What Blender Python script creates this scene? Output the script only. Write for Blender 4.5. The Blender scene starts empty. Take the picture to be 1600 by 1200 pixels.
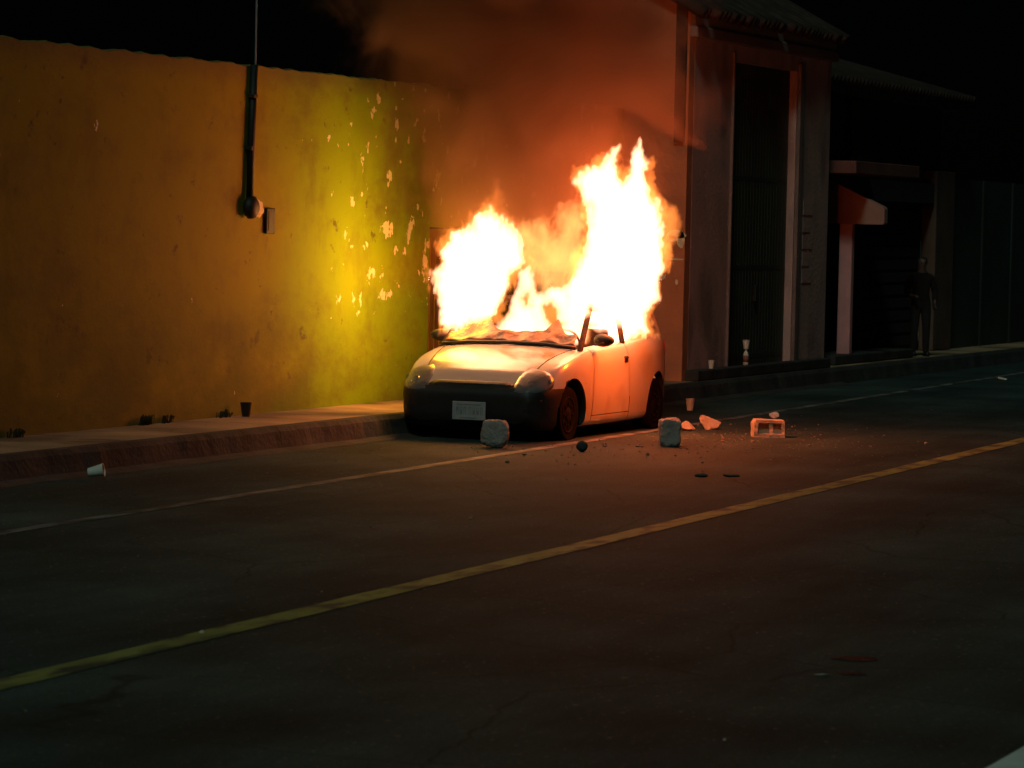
import bpy, bmesh, math, random
from mathutils import Vector, Matrix, noise
from mathutils.bvhtree import BVHTree
R = math.radians
random.seed(7)
S = bpy.context.scene
COL = S.collection

# ------------------------------------------------------------------ camera
cam_d = bpy.data.cameras.new('camera')
cam = bpy.data.objects.new('camera', cam_d); COL.objects.link(cam); S.camera = cam
PHI, TH, ROLL, CAMH = R(21.382), R(2.585), R(1.3), 2.02
fwd = Vector((-math.sin(PHI)*math.cos(TH), math.cos(PHI)*math.cos(TH), -math.sin(TH)))
r0 = Vector((math.cos(PHI), math.sin(PHI), 0)); u0 = r0.cross(fwd)
rgt = r0*math.cos(ROLL)+u0*math.sin(ROLL); up = -r0*math.sin(ROLL)+u0*math.cos(ROLL)
m = Matrix((rgt, up, -fwd)).transposed().to_4x4(); m.translation = (0, 0, CAMH)
cam.matrix_world = m
cam_d.sensor_width = 36; cam_d.lens = 36*5600/1600
cam_d.clip_start = .5; cam_d.clip_end = 900
cam_d.dof.use_dof = True; cam_d.dof.focus_distance = 33.5; cam_d.dof.aperture_fstop = 6.5

# ------------------------------------------------------------------ world, dim night light, exposure
W = bpy.data.worlds.new('World'); S.world = W; W.use_nodes = True
nt = W.node_tree
sky = nt.nodes.new('ShaderNodeTexSky'); sky.sky_type = 'NISHITA'; sky.sun_disc = False
sky.sun_elevation = R(46); sky.sun_rotation = R(170)
bg = nt.nodes['Background']; bg.inputs['Strength'].default_value = .00008
nt.links.new(sky.outputs[0], bg.inputs['Color'])
sd = bpy.data.lights.new('sun', 'SUN'); sd.energy = .36; sd.angle = R(8); sd.color = (.66, 1, .86)
sun = bpy.data.objects.new('sun', sd); COL.objects.link(sun)
# light arrives from behind the camera, down the road, a little from its right-hand side
sun.rotation_euler = Vector((-.16, .70, -.74)).to_track_quat('-Z', 'Y').to_euler()
S.view_settings.view_transform = 'Standard'; S.view_settings.look = 'None'
S.view_settings.exposure = 0; S.view_settings.gamma = 1
S.cycles.volume_bounces = 1; S.cycles.max_bounces = 6; S.cycles.diffuse_bounces = 3
S.cycles.volume_step_rate = 2.0; S.cycles.sample_clamp_indirect = 4.0

# ------------------------------------------------------------------ helpers
def tag(o, label=None, cat=None, group=None, kind=None):
    if label: o['label'] = label
    if cat: o['category'] = cat
    if group: o['group'] = group
    if kind: o['kind'] = kind
    return o
def empty(name, loc, label, cat, rz=0, group=None):
    o = bpy.data.objects.new(name, None); COL.objects.link(o)
    o.location = loc; o.rotation_euler[2] = rz; o.empty_display_size = .1
    return tag(o, label, cat, group)
def link(name, bm, mat, parent=None, smooth=False, mats=None):
    bm.normal_update()
    me = bpy.data.meshes.new(name); bm.to_mesh(me); bm.free()
    for mm in (mats or [mat]): me.materials.append(mm)
    if smooth:
        me.polygons.foreach_set('use_smooth', [True]*len(me.polygons))
    o = bpy.data.objects.new(name, me); COL.objects.link(o)
    if parent: o.parent = parent
    return o
def box(bm, x0, x1, y0, y1, z0, z1, bev=0):
    r = bmesh.ops.create_cube(bm, size=1)
    vs = r['verts']
    for v in vs:
        v.co = ((x0+x1)/2+v.co.x*(x1-x0), (y0+y1)/2+v.co.y*(y1-y0), (z0+z1)/2+v.co.z*(z1-z0))
    if bev:
        es = list({e for v in vs for e in v.link_edges})
        bmesh.ops.bevel(bm, geom=es, offset=bev, segments=2, affect='EDGES', profile=.5)
    return vs
def tube(bm, pts, r, n=10, cap=True):
    pts = [Vector(p) for p in pts]; rings = []
    rs = r if isinstance(r, (list, tuple)) else [r]*len(pts)
    for i, p in enumerate(pts):
        d = (pts[min(i+1, len(pts)-1)]-pts[max(i-1, 0)]).normalized()
        a = d.orthogonal().normalized() if i == 0 else (a-d*a.dot(d)).normalized()
        b = d.cross(a)
        rings.append([bm.verts.new(p+(a*math.cos(t)+b*math.sin(t))*rs[i]) for t in [2*math.pi*k/n for k in range(n)]])
    for q in range(len(rings)-1):
        for k in range(n):
            bm.faces.new((rings[q][k], rings[q][(k+1) % n], rings[q+1][(k+1) % n], rings[q+1][k]))
    if cap:
        bm.faces.new(rings[0][::-1]); bm.faces.new(rings[-1])
def lathe(bm, prof, n=20, M=Matrix()):
    rings = []
    for r, z in prof:
        rings.append([bm.verts.new(M @ Vector((r*math.cos(2*math.pi*k/n), r*math.sin(2*math.pi*k/n), z))) for k in range(n)])
    for q in range(len(rings)-1):
        for k in range(n):
            bm.faces.new((rings[q][k], rings[q][(k+1) % n], rings[q+1][(k+1) % n], rings[q+1][k]))
    bm.faces.new(rings[0][::-1]); bm.faces.new(rings[-1])
def prism(bm, poly, axis, a, b):
    """poly of 2D points extruded along axis ('x','y') from a to b"""
    f = (lambda p, t: (t, p[0], p[1])) if axis == 'x' else (lambda p, t: (p[0], t, p[1]))
    A = [bm.verts.new(f(p, a)) for p in poly]; B = [bm.verts.new(f(p, b)) for p in poly]
    bm.faces.new(A); bm.faces.new(B[::-1])
    n = len(poly)
    for i in range(n): bm.faces.new((A[i], B[i], B[(i+1) % n], A[(i+1) % n]))
    bmesh.ops.recalc_face_normals(bm, faces=bm.faces)

# ------------------------------------------------------------------ materials
def mat(name, col, rough=.7, var=.25, scale=3., bump=.15, bscale=25., metal=0, coat=0, spec=.5, sxyz=(1, 1, 1), dirt=None, dscale=1.5, dthr=(.5, .65)):
    M = bpy.data.materials.new(name); M.use_nodes = True
    n, l = M.node_tree.nodes, M.node_tree.links
    p = n['Principled BSDF']
    tc = n.new('ShaderNodeTexCoord'); mp = n.new('ShaderNodeMapping'); mp.inputs['Scale'].default_value = sxyz
    l.new(tc.outputs['Object'], mp.inputs['Vector'])
    nz = n.new('ShaderNodeTexNoise'); nz.inputs['Scale'].default_value = scale; nz.inputs['Detail'].default_value = 8
    l.new(mp.outputs[0], nz.inputs['Vector'])
    cr = n.new('ShaderNodeValToRGB')
    cr.color_ramp.elements[0].position = .3; cr.color_ramp.elements[1].position = .7
    cr.color_ramp.elements[0].color = tuple(c*(1-var) for c in col)+(1,)
    cr.color_ramp.elements[1].color = tuple(min(1, c*(1+var)) for c in col)+(1,)
    l.new(nz.outputs['Fac'], cr.inputs['Fac']); out = cr.outputs['Color']
    if dirt:
        n2 = n.new('ShaderNodeTexNoise'); n2.inputs['Scale'].default_value = dscale; n2.inputs['Detail'].default_value = 10
        l.new(mp.outputs[0], n2.inputs['Vector'])
        mr = n.new('ShaderNodeMapRange'); mr.inputs['From Min'].default_value = dthr[0]; mr.inputs['From Max'].default_value = dthr[1]
        l.new(n2.outputs['Fac'], mr.inputs['Value'])
        mx = n.new('ShaderNodeMix'); mx.data_type = 'RGBA'; mx.inputs['B'].default_value = (*dirt, 1)
        l.new(mr.outputs[0], mx.inputs['Factor']); l.new(out, mx.inputs['A']); out = mx.outputs['Result']
    l.new(out, p.inputs['Base Color'])
    p.inputs['Roughness'].default_value = rough; p.inputs['Metallic'].default_value = metal
    p.inputs['Coat Weight'].default_value = coat; p.inputs['Specular IOR Level'].default_value = spec
    if bump:
        nb = n.new('ShaderNodeTexNoise'); nb.inputs['Scale'].default_value = bscale; nb.inputs['Detail'].default_value = 6
        l.new(tc.outputs['Object'], nb.inputs['Vector'])
        b = n.new('ShaderNodeBump'); b.inputs['Strength'].default_value = bump; b.inputs['Distance'].default_value = .02
        l.new(nb.outputs['Fac'], b.inputs['Height']); l.new(b.outputs[0], p.inputs['Normal'])
    return M

asphalt = mat('asphalt', (.050, .074, .067), .82, .4, .6, .55, 60, dirt=(.036, .050, .047), dscale=.35, dthr=(.5, .7), spec=.12)
def speckle(M, scale, thr, col):
    """pale stone chips in the surface"""
    n, l = M.node_tree.nodes, M.node_tree.links
    p = n['Principled BSDF']; src = p.inputs['Base Color'].links[0].from_socket
    tc = n.new('ShaderNodeTexCoord'); v = n.new('ShaderNodeTexNoise'); v.inputs['Scale'].default_value = scale; v.inputs['Detail'].default_value = 2
    l.new(tc.outputs['Object'], v.inputs['Vector'])
    mr = n.new('ShaderNodeMapRange'); mr.inputs['From Min'].default_value = thr; mr.inputs['From Max'].default_value = thr+.05
    l.new(v.outputs['Fac'], mr.inputs['Value'])
    mx = n.new('ShaderNodeMix'); mx.data_type = 'RGBA'; mx.inputs['B'].default_value = (*col, 1)
    l.new(mr.outputs[0], mx.inputs['Factor']); l.new(src, mx.inputs['A']); l.new(mx.outputs['Result'], p.inputs['Base Color'])
speckle(asphalt, 24, .66, (.2, .18, .15))
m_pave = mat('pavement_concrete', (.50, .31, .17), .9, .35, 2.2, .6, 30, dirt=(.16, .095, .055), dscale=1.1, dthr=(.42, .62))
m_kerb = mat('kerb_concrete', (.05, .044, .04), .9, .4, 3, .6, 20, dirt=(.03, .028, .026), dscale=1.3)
m_white = mat('worn_white_line', (.22, .21, .19), .7, .3, 5, .3, 40, dirt=(.055, .06, .056), dscale=6, dthr=(.44, .58), sxyz=(1, .35, 1))
m_yellow = mat('worn_yellow_line', (.30, .29, .08), .7, .3, 4, .3, 40, dirt=(.07, .075, .05), dscale=7, dthr=(.48, .62), sxyz=(1, .35, 1))
m_gutter = mat('pale_concrete', (.82, .85, .78), .8, .2, 3, .3, 30)
m_conc = mat('broken_concrete', (.46, .36, .25), .9, .3, 6, .6, 30)
m_darkstone = mat('dark_stone', (.045, .05, .05), .9, .3, 6, .6, 30)
m_graystone = mat('grey_render_block', (.40, .34, .31), .92, .2, 6, .5, 30)
m_plastic = mat('black_plastic', (.018, .017, .017), .55, .3, 5, .1, 40)
m_rubber = mat('rubber', (.006, .006, .006), .95, .3, 5, .3, 40, spec=.08)
m_soot = mat('sooty_steel', (.045, .028, .02), .95, .6, 9, .4, 25, dirt=(.014, .011, .009), dscale=5, spec=.1)
m_metal = mat('hub_steel', (.007, .007, .007), .8, .3, 6, .1, 30, spec=.15)
m_paint = mat('white_car_paint', (.66, .58, .50), .28, .05, 2, .02, 8, coat=.7, dirt=(.46, .36, .26), dscale=3, dthr=(.55, .8))
m_hood = mat('white_hood_paint', (.60, .53, .46), .22, .06, 2, .05, 5, coat=.8, dirt=(.42, .24, .12), dscale=4, dthr=(.55, .68))
m_lens = mat('headlamp_lens', (.15, .14, .14), .3, .2, 12, .1, 30, coat=.4)
m_refl = mat('reflector_chrome', (.55, .55, .6), .25, .05, 10, 0, metal=.6)
m_plate = mat('plate', (.42, .42, .44), .5, .1, 10, .05, 30)
m_plateink = mat('plate_ink', (.27, .28, .28), .6, .1, 10, 0)
m_cup = mat('white_foam', (.85, .76, .66), .6, .05, 10, .05, 40)
m_red = mat('red_label', (.5, .05, .05), .5, .1, 10, 0)
m_iron = mat('painted_conduit', (.012, .013, .010), .6, .3, 8, .2, 30)
m_steelwire = mat('steel_wire', (.45, .47, .48), .4, .1, 8, 0, metal=.3)
m_plaster = mat('bare_plaster', (.85, .70, .46), .9, .2, 12, .5, 30)
m_gate = mat('dark_green_gate', (.035, .05, .03), .6, .3, 2, .2, 20, sxyz=(1, 1, .3))
m_facade = mat('dusty_pink_render', (.68, .42, .36), .88, .25, 1.2, .4, 18, sxyz=(1, 1, .5), dirt=(.38, .24, .21), dscale=1.2)
m_trim = mat('pale_trim', (.26, .17, .15), .85, .2, 2, .3, 20)
m_side = mat('brick_red_render', (.66, .22, .10), .88, .25, 1.3, .4, 16, dirt=(.45, .17, .09), dscale=1.1, dthr=(.48, .68))
m_tile = mat('clay_tile', (.05, .027, .02), .85, .4, 6, .4, 20)
m_dark = mat('dark_void', (.012, .012, .012), .9, .2, 3, .1, 20)
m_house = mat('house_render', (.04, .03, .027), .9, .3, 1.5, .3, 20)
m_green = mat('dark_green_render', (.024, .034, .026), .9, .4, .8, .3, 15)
m_awn = mat('pink_canvas', (.50, .24, .19), .8, .1, 4, .2, 30)
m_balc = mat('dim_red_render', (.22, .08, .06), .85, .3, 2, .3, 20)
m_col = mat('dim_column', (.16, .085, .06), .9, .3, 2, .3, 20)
m_grit = mat('grit', (.24, .19, .14), .9, .4, 20, .2, 40)
m_band = mat('dull_red_band', (.35, .13, .10), .6, .1, 10, 0)
m_post = mat('pink_post', (.80, .38, .36), .8, .1, 4, .2, 30)
m_doorrust = mat('rusty_brown_door', (.30, .17, .06), .7, .35, 3, .3, 20, sxyz=(1, 1, .4))
m_skin = mat('skin', (.13, .07, .055), .6, .1, 10, 0)
m_cloth = mat('dark_red_cloth', (.014, .006, .006), .9, .2, 10, .2, 40)
m_jeans = mat('pale_trousers', (.02, .019, .018), .9, .2, 10, .2, 40)
m_hair = mat('black_hair', (.02, .016, .014), .8, .2, 30, .2, 60)
m_weed = mat('dry_weed', (.05, .035, .012), .9, .4, 10, 0)
m_stain = mat('oil_stain', (.02, .02, .02), .5, .3, 6, .1, 30)

def road_wear(M):
    n, l = M.node_tree.nodes, M.node_tree.links
    p = n['Principled BSDF']; src = p.inputs['Base Color'].links[0].from_socket
    tc = n.new('ShaderNodeTexCoord'); mp = n.new('ShaderNodeMapping'); mp.inputs['Scale'].default_value = (1, .16, 1)
    l.new(tc.outputs['Object'], mp.inputs['Vector'])
    a = n.new('ShaderNodeTexNoise'); a.inputs['Scale'].default_value = 1.1; a.inputs['Detail'].default_value = 9; a.inputs['Roughness'].default_value = .7
    l.new(mp.outputs[0], a.inputs['Vector'])
    g = n.new('ShaderNodeTexNoise'); g.inputs['Scale'].default_value = 45; g.inputs['Detail'].default_value = 4; g.inputs['Roughness'].default_value = .8
    l.new(tc.outputs['Object'], g.inputs['Vector'])
    vd = n.new('ShaderNodeTexVoronoi'); vd.feature = 'DISTANCE_TO_EDGE'; vd.inputs['Scale'].default_value = .55
    w = n.new('ShaderNodeTexNoise'); w.inputs['Scale'].default_value = 2.5; w.inputs['Detail'].default_value = 6; l.new(tc.outputs['Object'], w.inputs['Vector'])
    ad = n.new('ShaderNodeMix'); ad.data_type = 'VECTOR'; ad.inputs['Factor'].default_value = .12
    l.new(tc.outputs['Object'], ad.inputs['A']); l.new(w.outputs['Color'], ad.inputs['B']); l.new(ad.outputs['Result'], vd.inputs['Vector'])
    def rg(s_, a0, a1, b0, b1):
        r = n.new('ShaderNodeMapRange')
        for k, v in (('From Min', a0), ('From Max', a1), ('To Min', b0), ('To Max', b1)): r.inputs[k].default_value = v
        l.new(s_, r.inputs['Value']); return r.outputs[0]
    f = None
    for q in (rg(a.outputs['Fac'], .35, .68, .62, 1.35), rg(g.outputs['Fac'], .3, .7, .55, 1.45), rg(vd.outputs['Distance'], .0, .006, .45, 1.0)):
        if f is None: f = q
        else:
            m_ = n.new('ShaderNodeMath'); m_.operation = 'MULTIPLY'; l.new(f, m_.inputs[0]); l.new(q, m_.inputs[1]); f = m_.outputs[0]
    vm = n.new('ShaderNodeVectorMath'); vm.operation = 'SCALE'; l.new(src, vm.inputs[0]); l.new(f, vm.inputs['Scale'])
    l.new(vm.outputs[0], p.inputs['Base Color'])
road_wear(asphalt)

def wall_material():
    """old yellow lime paint: peeling chips, rain streaks, yellow-green fire glow painted in near the door"""
    M = bpy.data.materials.new('peeling_yellow_paint'); M.use_nodes = True
    n, l = M.node_tree.nodes, M.node_tree.links
    p = n['Principled BSDF']; p.inputs['Roughness'].default_value = .8; p.inputs['Specular IOR Level'].default_value = .3
    tc = n.new('ShaderNodeTexCoord')
    sp = n.new('ShaderNodeSeparateXYZ'); l.new(tc.outputs['Object'], sp.inputs[0])
    def noise_(scale, sx=(1, 1, 1), detail=8, rough=.6, off=(0, 0, 0)):
        mp = n.new('ShaderNodeMapping'); mp.inputs['Scale'].default_value = sx; mp.inputs['Location'].default_value = off
        l.new(tc.outputs['Object'], mp.inputs['Vector'])
        t = n.new('ShaderNodeTexNoise'); t.inputs['Scale'].default_value = scale; t.inputs['Detail'].default_value = detail; t.inputs['Roughness'].default_value = rough
        l.new(mp.outputs[0], t.inputs['Vector']); return t.outputs['Fac']
    def rng(v, a, b, c=0, d=1):
        r = n.new('ShaderNodeMapRange'); r.interpolation_type = 'SMOOTHSTEP'
        r.inputs['From Min'].default_value = a; r.inputs['From Max'].default_value = b
        r.inputs['To Min'].default_value = c; r.inputs['To Max'].default_value = d
        l.new(v, r.inputs['Value']); return r.outputs[0]
    def mt(op, a, b):
        q = n.new('ShaderNodeMath'); q.operation = op
        for i, v in enumerate((a, b)):
            if isinstance(v, (int, float)): q.inputs[i].default_value = v
            else: l.new(v, q.inputs[i])
        return q.outputs[0]
    def mix(f, a, b):
        q = n.new('ShaderNodeMix'); q.data_type = 'RGBA'; l.new(f, q.inputs['Factor'])
        for k, v in (('A', a), ('B', b)):
            if isinstance(v, tuple): q.inputs[k].default_value = (*v, 1)
            else: l.new(v, q.inputs[k])
        return q.outputs['Result']
    # fire glow painted into the coat as yellow-green before the door, ochre elsewhere
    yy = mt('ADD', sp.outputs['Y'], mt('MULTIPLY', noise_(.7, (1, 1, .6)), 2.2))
    fire_glow = rng(yy, 30.4, 33.2)
    c = mix(fire_glow, (.31, .28, .012), (.30, .44, .005))
    c = mix(rng(noise_(1.5, (1, .42, .75), 10, .68), .44, .66, 0, .75), c, (.20, .17, .03))
    c = mix(rng(noise_(3.2, (1, .55, .4), 10, .68), .48, .68, 0, .35), c, (.14, .10, .03))        # rain streaks
    c = mix(rng(noise_(7.0, (1, .45, .6), 10, .7, (3, 3, 3)), .60, .68, 0, .8), c, (.13, .09, .045))      # flaked dark spots
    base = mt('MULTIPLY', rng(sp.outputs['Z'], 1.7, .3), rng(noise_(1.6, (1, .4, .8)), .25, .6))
    c = mix(mt('MULTIPLY', base, mt('SUBTRACT', .8, mt('MULTIPLY', fire_glow, .65))), c, (.10, .115, .02))                                        # mossy damp foot, thinned inside the painted glow
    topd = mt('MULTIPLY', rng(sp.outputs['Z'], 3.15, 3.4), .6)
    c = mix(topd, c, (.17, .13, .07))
    # white plaster chips, clustered in the bays near the door
    zone = mt('MULTIPLY', rng(sp.outputs['Y'], 30.9, 32.0), rng(sp.outputs['Z'], .6, 1.3))
    ch = mt('ADD', noise_(7.0, (1, .75, .7), 4, .55, (7, 1, 2)), mt('MULTIPLY', mt('SUBTRACT', zone, 1), .10))
    chips = rng(ch, .628, .645)
    c = mix(chips, c, (.92, .84, .62))
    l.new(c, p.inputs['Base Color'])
    b = n.new('ShaderNodeBump'); b.inputs['Strength'].default_value = .35; b.inputs['Distance'].default_value = .03
    h = mt('SUBTRACT', mt('ADD', noise_(14, (1, .6, 1), 10, .7), mt('MULTIPLY', noise_(2.2, (1, .5, .9)), 1.0)), mt('MULTIPLY', chips, .3))
    l.new(h, b.inputs['Height']); l.new(b.outputs[0], p.inputs['Normal'])
    return M
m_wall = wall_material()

# ------------------------------------------------------------------ setting: road, lines, kerb, pavement
KX = -13.13; PZ = .2; WX = -14.24
bm = bmesh.new()
v = [bm.verts.new(c) for c in ((-400, -60, 0), (400, -60, 0), (400, 800, 0), (-400, 800, 0))]; bm.faces.new(v)
tag(link('road', bm, asphalt), 'dark asphalt road surface', kind='structure')
def line(name, x0, y0, x1, y1, w, m_, z=.004, n=60, label=None):
    bm = bmesh.new(); pr = None
    d = Vector((x1-x0, y1-y0)).normalized(); nx = Vector((d.y, -d.x))
    for i in range(n+1):
        t = i/n; c = Vector((x0+(x1-x0)*t, y0+(y1-y0)*t))
        j1 = noise.noise(Vector((t*90, x0, 0)))*.012; j2 = noise.noise(Vector((t*90, x0, 9)))*.012
        a = c-nx*(w/2+j1); b = c+nx*(w/2+j2)
        cur = (bm.verts.new((a.x, a.y, z)), bm.verts.new((b.x, b.y, z)))
        if pr: bm.faces.new((pr[0], pr[1], cur[1], cur[0]))
        pr = cur
    tag(link(name, bm, m_), label, kind='structure')
line('white_edge_line', -10.9, 12.0, -12.45, 64, .12, m_white, n=200, label='worn white edge line beside the parked car')
line('yellow_lane_line', -7.35, 6.0, -9.1, 72, .18, m_yellow, n=200, label='worn yellow line down the middle of the road')
line('pale_edge_strip', -2.72, 5, -3.0, 60, .9, m_gutter, label='pale strip along the near side of the road')
# kerb with chipped upper edge
bm = bmesh.new(); rows = []
N = 500
for i in range(N+1):
    y = 8+i*(72-8)/N
    q = noise.fractal(Vector((y*1.4, 0, 0)), .8, 2, 4)*.03; q2 = noise.noise(Vector((y*5, 4, 0)))*.012
    rows.append([bm.verts.new(c) for c in ((KX+.03+q*.5, y, 0), (KX+.0+q, y, .09), (KX-.02+q*1.1, y, PZ-.035+q2), (KX-.055+q, y, PZ+.006+q2*.4), (KX-.17, y, PZ+.004), (KX-.19, y, PZ-.1))])
for i in range(N):
    for k in range(5): bm.faces.new((rows[i][k], rows[i][k+1], rows[i+1][k+1], rows[i+1][k]))
bmesh.ops.recalc_face_normals(bm, faces=bm.faces)
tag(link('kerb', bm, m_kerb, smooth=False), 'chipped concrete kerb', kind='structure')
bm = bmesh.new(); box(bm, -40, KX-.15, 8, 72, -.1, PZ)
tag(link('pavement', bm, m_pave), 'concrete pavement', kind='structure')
bm = bmesh.new()
prev = None
for i in range(120):      # dust and grit gathered against the foot of the kerb
    y = 12+i*.28; w = .10+.12*abs(noise.noise(Vector((y*.9, 3, 1))))
    cur = [bm.verts.new(c) for c in ((KX+.01, y, .03), (KX+.05+w*.4, y, .014), (KX+.05+w, y, .003))]
    if prev:
        for k in range(2): bm.faces.new((prev[k], prev[k+1], cur[k+1], cur[k]))
    prev = cur
tag(link('kerb_dust', bm, m_kerb), 'dust along the kerb foot', kind='structure')

# ------------------------------------------------------------------ yellow wall
DY0, DY1, DZ = 33.95, 36.05, 1.95
wallr = empty('yellow_wall', (0, 0, 0), 'long peeling yellow wall behind the burning car', 'wall')
def wall_seg(bm, y0, y1, zfun0, top):
    n = max(2, int((y1-y0)/.05)); fr = []; bk = []
    for i in range(n+1):
        y = y0+(y1-y0)*i/n
        tz = 3.39+noise.fractal(Vector((y*3, 2, 0)), .7, 2, 5)*.022 if top else DZ
        f = []
        for z in [zfun0+(tz-zfun0)*k/8 for k in range(9)]:
            f.append(bm.verts.new((WX+noise.noise(Vector((y*.6, z*.6, 0)))*.012, y, z)))
        f.append(bm.verts.new((WX-.03, y, tz+.012))); f.append(bm.verts.new((WX-.2, y, tz+.0))); f.append(bm.verts.new((WX-.2, y, zfun0)))
        fr.append(f)
    for i in range(n):
        for k in range(11): bm.faces.new((fr[i][k], fr[i+1][k], fr[i+1][k+1], fr[i][k+1]))
    bm.faces.new(fr[0][::-1]); bm.faces.new(fr[-1])
bm = bmesh.new()
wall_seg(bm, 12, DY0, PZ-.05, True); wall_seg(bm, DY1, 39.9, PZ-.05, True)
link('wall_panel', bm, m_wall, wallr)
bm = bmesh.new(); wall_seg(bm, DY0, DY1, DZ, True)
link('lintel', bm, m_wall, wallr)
dr = bmesh.new(); box(dr, WX-.15, WX-.10, DY0+.06, DY1-.06, PZ, DZ-.02, .004)
for k in range(14): box(dr, WX-.101, WX-.088, DY0+.12+k*.14, DY0+.17+k*.14, PZ+.1, DZ-.1, .003)
door = link('door', dr, m_doorrust, wallr)
dr = bmesh.new(); box(dr, WX-.14, WX-.05, DY0, DY0+.06, PZ, DZ); box(dr, WX-.14, WX-.05, DY1-.06, DY1, PZ, DZ)
link('door_frame', dr, m_doorrust, door)

# service conduit, meter base and box on the wall
pr = empty('electric_conduit', (WX+.04, 29.6, 2.1), 'dark vertical conduit on the yellow wall ending in a round junction box', 'conduit')
bm = bmesh.new(); tube(bm, [(0, .0, .05), (.0, .012, .7), (0, .04, 1.30)], .036, 12)
link('pipe', bm, m_iron, pr, True)
bm = bmesh.new(); lathe(bm, [(.02, -.02), (.085, -.02), (.105, .0), (.10, .05), (.06, .08), (.02, .085)], 18, Matrix.Translation((0, -.01, 0)) @ Matrix.Rotation(R(90), 4, 'Y'))
link('junction_box', bm, m_iron, pr, True)
for a_ in ((-.035, .035, -.055, -.02, .52, .56), (-.03, .04, -.03, .05, 1.0, 1.03)):
    bm = bmesh.new(); box(bm, *a_, .006); link('clamp', bm, m_iron, pr)
bm = bmesh.new(); tube(bm, [(0, .07, 1.28), (-.005, .075, 1.8), (-.01, .09, 3.2), (-.03, .15, 6)], .008, 6)
link('wire', bm, m_steelwire, pr)
bm = bmesh.new(); box(bm, WX+.006, WX+.035, 29.99, 30.17, 1.86, 2.10, .01)
box(bm, WX+.035, WX+.040, 30.02, 30.14, 1.89, 2.07, .003)
tag(link('meter_box', bm, m_iron), 'small dark upright box on the yellow wall right of the conduit', 'box')
bm = bmesh.new()
bmesh.ops.create_icosphere(bm, subdivisions=3, radius=1)
for v_ in bm.verts:
    q = 1+.35*noise.noise(v_.co*1.8+Vector((5, 1, 0)))
    v_.co = (WX+.02+v_.co.x*.035*q, 29.80+v_.co.y*.12*q, 2.10+v_.co.z*.09*q)
tag(link('plaster_lump', bm, m_plaster, smooth=True), 'pale broken plaster lump beside the junction box on the wall', 'plaster')

# ------------------------------------------------------------------ gate building
FX = -13.45; GY = 39.8
gb = empty('gate_building', (0, 0, 0), 'tall pink rendered building with a dark green gate right of the fire', 'building')
bm = bmesh.new()
g0, g1, gz = 41.45, 44.12, 4.03
# front wall around the gate opening
box(bm, FX-.3, FX, GY+.2, g0, PZ-.1, 4.5); box(bm, FX-.3, FX, g1, 45.65, PZ-.1, 4.5); box(bm, FX-.3, FX, g0, g1, gz, 4.5)
link('front_wall', bm, m_facade, gb)
bm = bmesh.new()
prism(bm, [(FX-.002, PZ-.1), (FX-.002, 4.55), (-15.7, 5.69), (-15.7, PZ-.1)], 'y', GY, GY+.2)
link('side_wall', bm, m_side, gb)
for (x, z, a, b) in ((FX-.11, 1.92, .13, .05), (FX-.05, 1.86, .05, .10), (FX-.16, 1.87, .06, .04), (FX-.10, 1.63, .09, .012), (FX-.09, 1.36, .018, .035), (FX-.26, 1.42, .03, .03)):
    bm = bmesh.new(); vs = []          # scars of fallen render near the corner
    for k in range(12):
        t = k*math.pi/6; q = 1+.3*noise.noise(Vector((k*1.7, x*9, z*5)))
        vs.append((x+a*math.cos(t)*q, z+b*math.sin(t)*q))
    prism(bm, vs, 'y', GY-.006, GY+.01); link('bare_plaster_scar', bm, m_plaster, gb)
bm = bmesh.new(); box(bm, FX-.16, FX-.03, GY-.05, GY+.01, 3.0, 5.2, .01); 
link('corner_strip', bm, m_tile, gb)
bm = bmesh.new(); prism(bm, [(FX+.03, 4.5), (FX+.03, 4.62), (-15.8, 5.88), (-15.8, 5.73)], 'y', GY+.2, 45.7)
roof = link('roof', bm, m_tile, gb)
bm = bmesh.new()
y = GY-.1; k = 0
while y < 45.75:
    j = random.uniform(-.03, .03); dz = random.uniform(-.012, .012)
    if random.random() > .08:
        A = Vector((FX+.22+j, y, 4.50+dz)); B = Vector((-15.8, y, 5.91+dz))
        tube(bm, [A, A.lerp(B, .08), A.lerp(B, .5), B], [.075, .07, .07, .07], 10)
    y += .185; k += 1
link('roof_tiles', bm, m_tile, roof, True)
bm = bmesh.new(); box(bm, FX+.002, FX+.10, GY-.02, 45.66, 4.22, 4.36, .02); box(bm, FX+.002, FX+.06, GY, 45.66, 4.36, 4.5, .01)
link('cornice', bm, m_trim, gb)
for a_ in ((FX+.05, g1+.01, g1+.16), (FX+.04, g0-.05, g0-.005)):
    bm = bmesh.new(); box(bm, FX+.002, a_[0], a_[1], a_[2], PZ, gz+.1, .01); link('gate_jamb', bm, m_trim, gb)
bm = bmesh.new()
for k in range(5, 10):
    w = .42 if k % 2 else .30
    if k*.22 > 3.7: break
    box(bm, FX+.003, FX+.008, g1+.40, g1+.40+w, PZ+.02+k*.22, PZ+.20+k*.22)
link('quoin', bm, m_facade, gb)
gt = bmesh.new(); box(gt, FX-.14, FX-.10, g0, g1, PZ+.02, gz, .003)
for k in range(22): box(gt, FX-.10, FX-.096, g0+.05+k*.12, g0+.11+k*.12, PZ+.05, gz-.03, .004)
for z in (.4, 1.5, 2.6, 3.8): box(gt, FX-.0995, FX-.094, g0+.02, g1-.02, z, z+.05)
gate = link('gate', gt, m_gate, gb)
bm = bmesh.new(); box(bm, FX-.09, FX-.05, (g0+g1)/2-.02, (g0+g1)/2+.02, 1.1, 1.3, .005); link('handle', bm, m_iron, gate)
bm = bmesh.new(); box(bm, FX+.002, FX+.17, GY+.1, 45.4, PZ+.001, PZ+.13, .015); link('step', bm, m_kerb, gb)

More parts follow.
